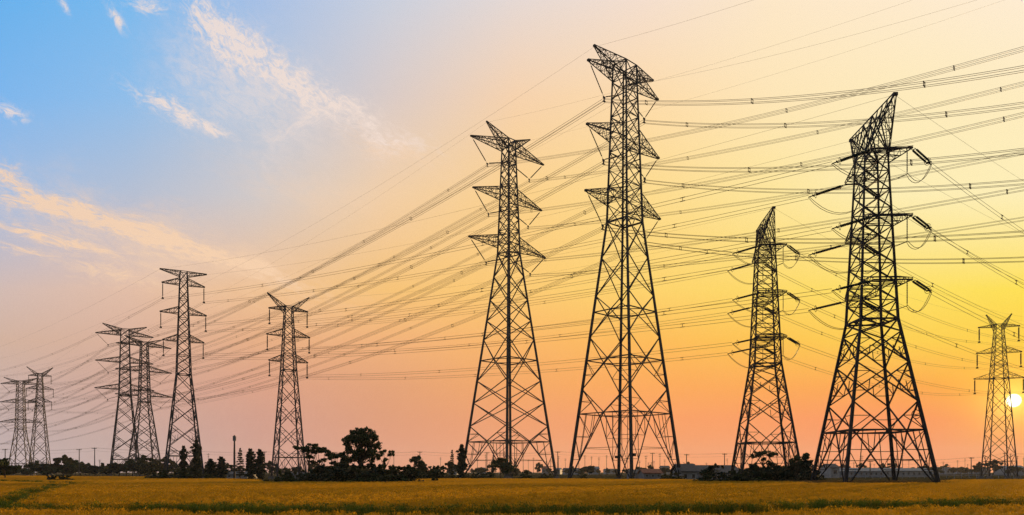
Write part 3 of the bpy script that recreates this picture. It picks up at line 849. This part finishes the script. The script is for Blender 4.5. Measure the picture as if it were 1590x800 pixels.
def scatter(name, pts, protos, label, smin, smax, matx):
    c = bpy.data.collections.new(name + '_source')
    for p in protos: c.objects.link(p)
    me = bpy.data.meshes.new(name); me.from_pydata(pts, [], []); me.update()
    o = bpy.data.objects.new(name, me); col.objects.link(o); tag(o, label, kind='stuff')
    ng = bpy.data.node_groups.new(name, 'GeometryNodeTree')
    ng.interface.new_socket('Geometry', in_out='INPUT', socket_type='NodeSocketGeometry')
    ng.interface.new_socket('Geometry', in_out='OUTPUT', socket_type='NodeSocketGeometry')
    N_ = ng.nodes.new; gi = N_('NodeGroupInput'); go = N_('NodeGroupOutput')
    ip = N_('GeometryNodeInstanceOnPoints'); ci = N_('GeometryNodeCollectionInfo')
    ci.inputs['Collection'].default_value = c; ci.inputs['Separate Children'].default_value = True; ci.inputs['Reset Children'].default_value = True
    rv = N_('FunctionNodeRandomValue'); rv.data_type = 'FLOAT_VECTOR'; rv.inputs[0].default_value = (0, 0, 0); rv.inputs[1].default_value = (0, 0, 6.283)
    rs = N_('FunctionNodeRandomValue'); rs.data_type = 'FLOAT'; rs.inputs[2].default_value = smin; rs.inputs[3].default_value = smax; rs.inputs['Seed'].default_value = 3
    L = ng.links.new
    L(gi.outputs[0], ip.inputs['Points']); L(ci.outputs[0], ip.inputs['Instance']); ip.inputs['Pick Instance'].default_value = True
    L(rv.outputs[0], ip.inputs['Rotation']); L(rs.outputs[1], ip.inputs['Scale']); L(ip.outputs[0], go.inputs[0])
    md = o.modifiers.new('scatter', 'NODES'); md.node_group = ng
    return o

random.seed(21)
near, far, grn, weeds, lowg, edge = [], [], [], [], [], []
def inplot(x, y):
    d1, s1 = seg_d(x, y, bund1)
    if d1 < .2: return None
    if s1 > 0 and d1 < 5.0:
        wd = min(1, max(.3, (x + 16) / 6)) * 2.7 + .3 * math.sin(x * .37) + .35 * math.sin(x * 1.13 + 1)
        if d1 < wd: return 'l' if random.random() < .6 else None
        if d1 < wd + 1.0 + .5 * math.sin(x * .6) or (d1 < wd + 2.2 and random.random() < .35): return 'g'
    d2, s2 = seg_d(x, y, bund2)
    if y > 22 - 0 and x < -8:
        if d2 < .35: return 'l' if random.random() < .3 else None
        if d2 < .75 and s1 > 0 and random.random() < .8: return 'g'
        d3, s3 = seg_d(x, y, bund3)
        if d3 < 1.5: return None
        if d3 < 2.6: return 'g'
    return 'r'
y = 8.0
while y < 62:
    x = -(.72 * y + 5)
    while x < .72 * y + 5:
        jx, jy = x + random.uniform(-.12, .12), y + random.uniform(-.12, .12)
        if jy < limit(CX + F * jx / jy):
            k = inplot(jx, jy)
            if k == 'r': near.append((jx, jy, 0))
            elif k == 'g': grn.append((jx, jy, 0))
            elif k == 'l': lowg.append((jx, jy, 0))
        x += .45
    y += .45
while y < 212:
    x = -(.72 * y + 6)
    while x < .72 * y + 6:
        jx, jy = x + random.uniform(-.3, .3), y + random.uniform(-.3, .3)
        if jy < limit(CX + F * jx / jy):
            k = inplot(jx, jy)
            if k == 'r': far.append((jx, jy, 0))
            elif k == 'g': grn.append((jx, jy, 0))
            elif k == 'l': lowg.append((jx, jy, 0))
        x += 1.3
    y += 1.3
for _ in range(1500):
    x, y = random.uniform(gx(1235, 72), gx(1470, 72)), random.uniform(69, 82)
    weeds.append((x, y, 0))
for _ in range(2600):
    px = random.uniform(-30, 1620); y = limit(px) + random.uniform(.3, 14); edge.append((gx(px, y), y, 0))
rp = [rice_patch('rice_stools', .55, 6, 'ripe') for _ in range(5)]
rf = [rice_patch('rice_stools', 1.5, 38, 'ripe', 6, 7) for _ in range(4)]
rg = [rice_patch('green_stools', .5, 5, 'green', 13, 4) for _ in range(4)]
rw = [rice_patch('weed_stools', .8, 6, 'weed', 10, 3) for _ in range(4)]
scatter('rice_field', near, rp, 'ripe golden rice standing in the near plots', .8, .97, None)
scatter('far_rice_field', far, rf, 'ripe golden rice stretching to the pylons', .82, .93, None)
scatter('green_grass', grn, rg, 'green rice and grass along the plot banks', .84, 1.0, None)
scatter('dry_weeds', weeds, rw, 'dry brown weeds around the pylon feet and field edge', .55, 1.05, None)
scatter('low_grass', lowg, rg, 'short grass on the sunken bank path between the plots', .14, .3, None)
scatter('edge_grass', edge, rg + rw, 'low grass and weeds just beyond the rice', .25, .6, None)

# ------------------------------------------------------------------ camera
cam = bpy.data.cameras.new('camera'); co = bpy.data.objects.new('camera', cam); col.objects.link(co)
co.location = (0, 0, HC); co.rotation_euler = (R(90), 0, 0)
cam.sensor_width = 36; cam.lens = F / 1590 * 36
cam.shift_y = (HY - 400) / 1590
cam.clip_end = 12000; cam.clip_start = .1
sc.camera = co

# ------------------------------------------------------------------ sky
SUN_AZ = math.atan((1574 - CX) / F); SUN_T = (HY - 622) / F * math.cos(SUN_AZ); SUN_EL = math.atan(SUN_T)
sund = Vector((math.sin(SUN_AZ) * math.cos(SUN_EL), math.cos(SUN_AZ) * math.cos(SUN_EL), math.sin(SUN_EL)))
w = bpy.data.worlds.new('World'); sc.world = w; w.use_nodes = True
nt = w.node_tree; nt.nodes.clear(); L = nt.links.new
def nd(t, **k):
    o = nt.nodes.new(t)
    for a, b in k.items(): setattr(o, a, b)
    return o
def plug(sock, v):
    if hasattr(v, 'is_output') or isinstance(v, bpy.types.NodeSocket): L(v, sock)
    else: sock.default_value = v
def ma(op, a, b=0.0, c=0.0, clamp=False):
    n_ = nd('ShaderNodeMath', operation=op, use_clamp=clamp)
    plug(n_.inputs[0], a); plug(n_.inputs[1], b); plug(n_.inputs[2], c)
    return n_.outputs[0]
def smooth(v, a, b):
    n_ = nd('ShaderNodeMapRange', interpolation_type='SMOOTHSTEP'); plug(n_.inputs[0], v); n_.inputs[1].default_value = a; n_.inputs[2].default_value = b
    return n_.outputs[0]
def mixc(f, a, b, mode='MIX'):
    n_ = nd('ShaderNodeMix', data_type='RGBA', blend_type=mode); plug(n_.inputs[0], f); plug(n_.inputs[6], a); plug(n_.inputs[7], b)
    return n_.outputs[2]
tc = nd('ShaderNodeTexCoord'); sp = nd('ShaderNodeSeparateXYZ'); L(tc.outputs['Generated'], sp.inputs[0])
dx, dy, dz = sp.outputs
az = ma('ARCTAN2', dx, dy)
azc = ma('MAXIMUM', ma('MINIMUM', az, .72), -.72)
hor = ma('SQRT', ma('ADD', ma('MULTIPLY', dx, dx), ma('MULTIPLY', dy, dy)))
tq = ma('DIVIDE', ma('DIVIDE', dz, ma('MAXIMUM', hor, 1e-3)), ma('COSINE', azc))
tt = ma('MINIMUM', ma('MAXIMUM', tq, 0.0), 4.0)
S = ma('TANGENT', azc)
PX = ma('ADD', ma('MULTIPLY', S, F), CX)            # sky azimuth and height in the photo's pixel measure
PY = ma('SUBTRACT', HY, ma('MULTIPLY', tt, F))
u = ma('MULTIPLY_ADD', PX, 1 / 1800, 100 / 1800)
cols = [0, 200, 400, 600, 800, 1000, 1200, 1400, 1590]
SKY = {
  0:   [(104,178,238),(120,185,238),(165,192,230),(202,208,222),(230,217,212),(245,223,206),(254,232,200),(255,235,205),(255,237,210)],
  150: [(125,183,238),(142,190,235),(176,197,222),(218,204,200),(247,211,174),(254,220,171),(255,231,184),(255,236,188),(255,237,192)],
  300: [(162,190,226),(180,192,213),(208,202,202),(242,207,168),(253,210,140),(255,220,142),(255,231,156),(255,239,180),(255,240,184)],
  450: [(212,188,180),(227,190,168),(240,193,146),(248,196,120),(254,203,116),(255,212,108),(255,219,102),(255,225,100),(255,226,82)],
  530: [(212,179,160),(219,178,156),(232,175,134),(243,179,122),(252,184,104),(255,188,88),(255,197,78),(255,209,78),(255,209,70)],
  600: [(203,176,168),(210,168,152),(220,162,136),(229,162,119),(246,168,100),(255,170,88),(255,170,82),(255,168,74),(255,174,54)],
  650: [(198,175,172),(203,168,158),(212,158,141),(226,157,121),(243,160,108),(253,159,96),(254,155,92),(254,149,90),(254,148,78)],
  700: [(190,176,182),(195,170,168),(210,158,146),(228,155,126),(243,158,112),(250,156,100),(250,152,98),(250,148,98),(250,144,90)],
}
cur = None; prev = None
for y_ in sorted(SKY):
    rp_ = nd('ShaderNodeValToRGB'); cr = rp_.color_ramp; cr.interpolation = 'B_SPLINE' if False else 'LINEAR'
    els = cr.elements
    for i, (c_, rgb) in enumerate(zip(cols, SKY[y_])):
        p_ = (c_ + 100) / 1800
        if i < 2: e = els[i]; e.position = p_
        else: e = els.new(p_)
        e.color = srgb(*rgb)
    L(u, rp_.inputs[0])
    if cur is None: cur = rp_.outputs[0]
    else:
        mr = nd('ShaderNodeMapRange'); L(PY, mr.inputs[0]); mr.inputs[1].default_value = prev; mr.inputs[2].default_value = y_
        cur = mixc(mr.outputs[0], cur, rp_.outputs[0])
    prev = y_
# physical sky overhead and behind the viewer
ns = nd('ShaderNodeTexSky', sky_type='NISHITA'); ns.sun_disc = False; ns.sun_elevation = SUN_EL; ns.sun_rotation = SUN_AZ; ns.dust_density = 2.5; ns.air_density = 1.2
nish = mixc(1.0, ns.outputs[0], (.12, .12, .12, 1), 'MULTIPLY')
# cirrus
qv = nd('ShaderNodeCombineXYZ'); L(ma('MULTIPLY', PX, .01), qv.inputs[0]); L(ma('MULTIPLY', PY, .01), qv.inputs[1])
def cloud(cx, cy, ang, la, lc, amt, sc_=(1.0, 1.0), thr=(.47, .70), det=10, dist=1.1):
    sb = nd('ShaderNodeVectorMath', operation='SUBTRACT'); L(qv.outputs[0], sb.inputs[0]); sb.inputs[1].default_value = (cx / 100, cy / 100, 0)
    ro = nd('ShaderNodeVectorRotate', rotation_type='Z_AXIS'); L(sb.outputs[0], ro.inputs[0]); ro.inputs['Angle'].default_value = -R(ang)
    s2 = nd('ShaderNodeSeparateXYZ'); L(ro.outputs[0], s2.inputs[0])
    wob = nd('ShaderNodeTexNoise'); L(qv.outputs[0], wob.inputs['Vector']); wob.inputs['Scale'].default_value = 1.3; wob.inputs['Detail'].default_value = 4
    cr_ = ma('ADD', s2.outputs[1], ma('MULTIPLY', ma('SUBTRACT', wob.outputs[0], .5), lc / 100 * 2.2))
    a_ = ma('POWER', ma('ABSOLUTE', ma('DIVIDE', s2.outputs[0], la / 100)), 2.0); c_ = ma('POWER', ma('ABSOLUTE', ma('DIVIDE', cr_, lc / 100)), 2.0)
    g_ = ma('EXPONENT', ma('MULTIPLY', ma('ADD', a_, c_), -1.0))
    mp = nd('ShaderNodeMapping'); L(ro.outputs[0], mp.inputs[0]); mp.inputs['Scale'].default_value = (sc_[0], sc_[1], 1); mp.inputs['Location'].default_value = (cx * .37, cy * .21, 0)
    nz = nd('ShaderNodeTexNoise'); L(mp.outputs[0], nz.inputs['Vector']); nz.inputs['Scale'].default_value = 4.2; nz.inputs['Detail'].default_value = det; nz.inputs['Roughness'].default_value = .68; nz.inputs['Distortion'].default_value = dist
    f_ = ma('MULTIPLY', smooth(ma('ADD', nz.outputs[0], ma('MULTIPLY', g_, .165)), thr[0], thr[1] + .12), g_)
    return ma('MULTIPLY', f_, amt)
cl_hi = [cloud(330, 40, 58, 75, 34, 1.15, (1.1, 1.9)), cloud(372, 70, 50, 60, 30, 1.1, (1.3, 2.0)), cloud(445, 120, 36, 80, 30, 1.1, (1.2, 2.0)), cloud(530, 170, 30, 110, 34, 1.05, (1.0, 1.8)), cloud(610, 216, 24, 75, 26, .75, (1.0, 1.8)),
         cloud(270, 170, 26, 80, 18, 1.0, (.9, 2.0)), cloud(330, 200, 34, 40, 12, .9, (1, 2)), cloud(400, 150, 34, 130, 75, .5, (.7, 1.3), (.36, .7)), cloud(300, 110, 40, 70, 45, .35, (.8, 1.4), (.38, .7)), cloud(470, 190, 150, 60, 16, .5, (.8, 1.8)),
         cloud(15, 172, 25, 34, 12, 1.0, (1, 2)), cloud(182, 28, 60, 26, 8, 1.0, (1, 2)), cloud(228, 8, 10, 34, 13, 1.0, (1, 2)), cloud(100, 8, 60, 18, 6, .8)]
cl_lo = [cloud(110, 332, 17, 165, 22, 1.1, (.6, 2.2)), cloud(280, 382, 18, 175, 20, 1.1, (.6, 2.2)), cloud(400, 422, 20, 110, 18, .95, (.6, 2.2)), cloud(85, 372, 14, 160, 14, 1.05, (.5, 2.4)), cloud(35, 390, 13, 65, 8, 1.0, (.5, 2.4)), cloud(170, 425, 10, 90, 20, .75, (.7, 1.6)),
         cloud(15, 275, 28, 60, 22, .9, (.8, 1.8)), cloud(60, 305, 22, 70, 18, .7, (.7, 1.8)), cloud(620, 240, 22, 110, 24, .4, (.7, 1.6)), cloud(250, 380, 18, 300, 55, .45, (.5, 1.2), (.36, .7)), cloud(480, 300, 20, 160, 40, .25, (.5, 1.2), (.36, .7))]
def addall(l):
    v = l[0]
    for k in l[1:]: v = ma('ADD', v, k)
    return ma('MINIMUM', v, .86)
cur = mixc(addall(cl_hi), cur, srgb(244, 224, 212))
cur = mixc(addall(cl_lo), cur, srgb(250, 212, 176))
front = ma('SUBTRACT', 1.0, smooth(ma('ABSOLUTE', az), .8, 1.7))
low = ma('SUBTRACT', 1.0, smooth(tt, .7, 1.8))
back = mixc(.55, nish, (.29, .31, .37, 1))
cur = mixc(ma('MULTIPLY', front, low), back, cur)
# sun disc and its bloom in the haze
dt = nd('ShaderNodeVectorMath', operation='DOT_PRODUCT'); L(tc.outputs['Generated'], dt.inputs[0]); dt.inputs[1].default_value = sund
an = ma('ARCCOSINE', ma('MINIMUM', dt.outputs['Value'], .9999999))
glow = ma('EXPONENT', ma('MULTIPLY', an, -30.0))
cur = mixc(ma('MULTIPLY', glow, .75), cur, (1.0, .58, .04, 1))
glow2 = ma('EXPONENT', ma('MULTIPLY', an, -62.0))
cur = mixc(1.0, cur, mixc(glow2, (0, 0, 0, 1), (1.0, .7, .15, 1)), 'ADD')
disc = ma('SUBTRACT', 1.0, smooth(an, .0060, .0080))
cur = mixc(disc, cur, (3.2, 2.9, 1.9, 1))
bg = nd('ShaderNodeBackground'); L(cur, bg.inputs[0]); bg.inputs[1].default_value = 1.0
ow = nd('ShaderNodeOutputWorld'); L(bg.outputs[0], ow.inputs[0])

sl = bpy.data.lights.new('sun', 'SUN'); sl.energy = 5.0; sl.angle = R(.6); sl.color = (1, .60, .26)
so = bpy.data.objects.new('sun', sl); col.objects.link(so); so.rotation_euler = (-sund).to_track_quat('-Z', 'Y').to_euler()

# ------------------------------------------------------------------ haze
HAZE = 0.00011
if HAZE:
    hz = MB(); hz.box((0, 0, 49), (6000, 6000, 100))
    hm = bpy.data.materials.new('haze'); hm.use_nodes = True; hn = hm.node_tree; hn.nodes.clear()
    pv = hn.nodes.new('ShaderNodeVolumePrincipled'); pv.inputs['Density'].default_value = HAZE; pv.inputs['Color'].default_value = (.88, .88, .92, 1); pv.inputs['Anisotropy'].default_value = .2
    ho = hn.nodes.new('ShaderNodeOutputMaterial'); hn.links.new(pv.outputs[0], ho.inputs['Volume'])
    tag(hz.build('haze', hm), kind='stuff')

sc.view_settings.view_transform = 'Standard'; sc.view_settings.look = 'None'; sc.view_settings.gamma = 1; sc.view_settings.exposure = 0
sc.view_settings.use_curve_mapping = False
sc.cycles.use_denoising = True; sc.cycles.denoiser = 'OPENIMAGEDENOISE'; sc.cycles.denoising_input_passes = 'RGB_ALBEDO_NORMAL'; sc.cycles.denoising_prefilter = 'FAST'
sc.cycles.max_bounces = 4; sc.cycles.diffuse_bounces = 2; sc.cycles.transmission_bounces = 2; sc.cycles.volume_bounces = 0; sc.cycles.transparent_max_bounces = 6
sc.cycles.sample_clamp_indirect = 4
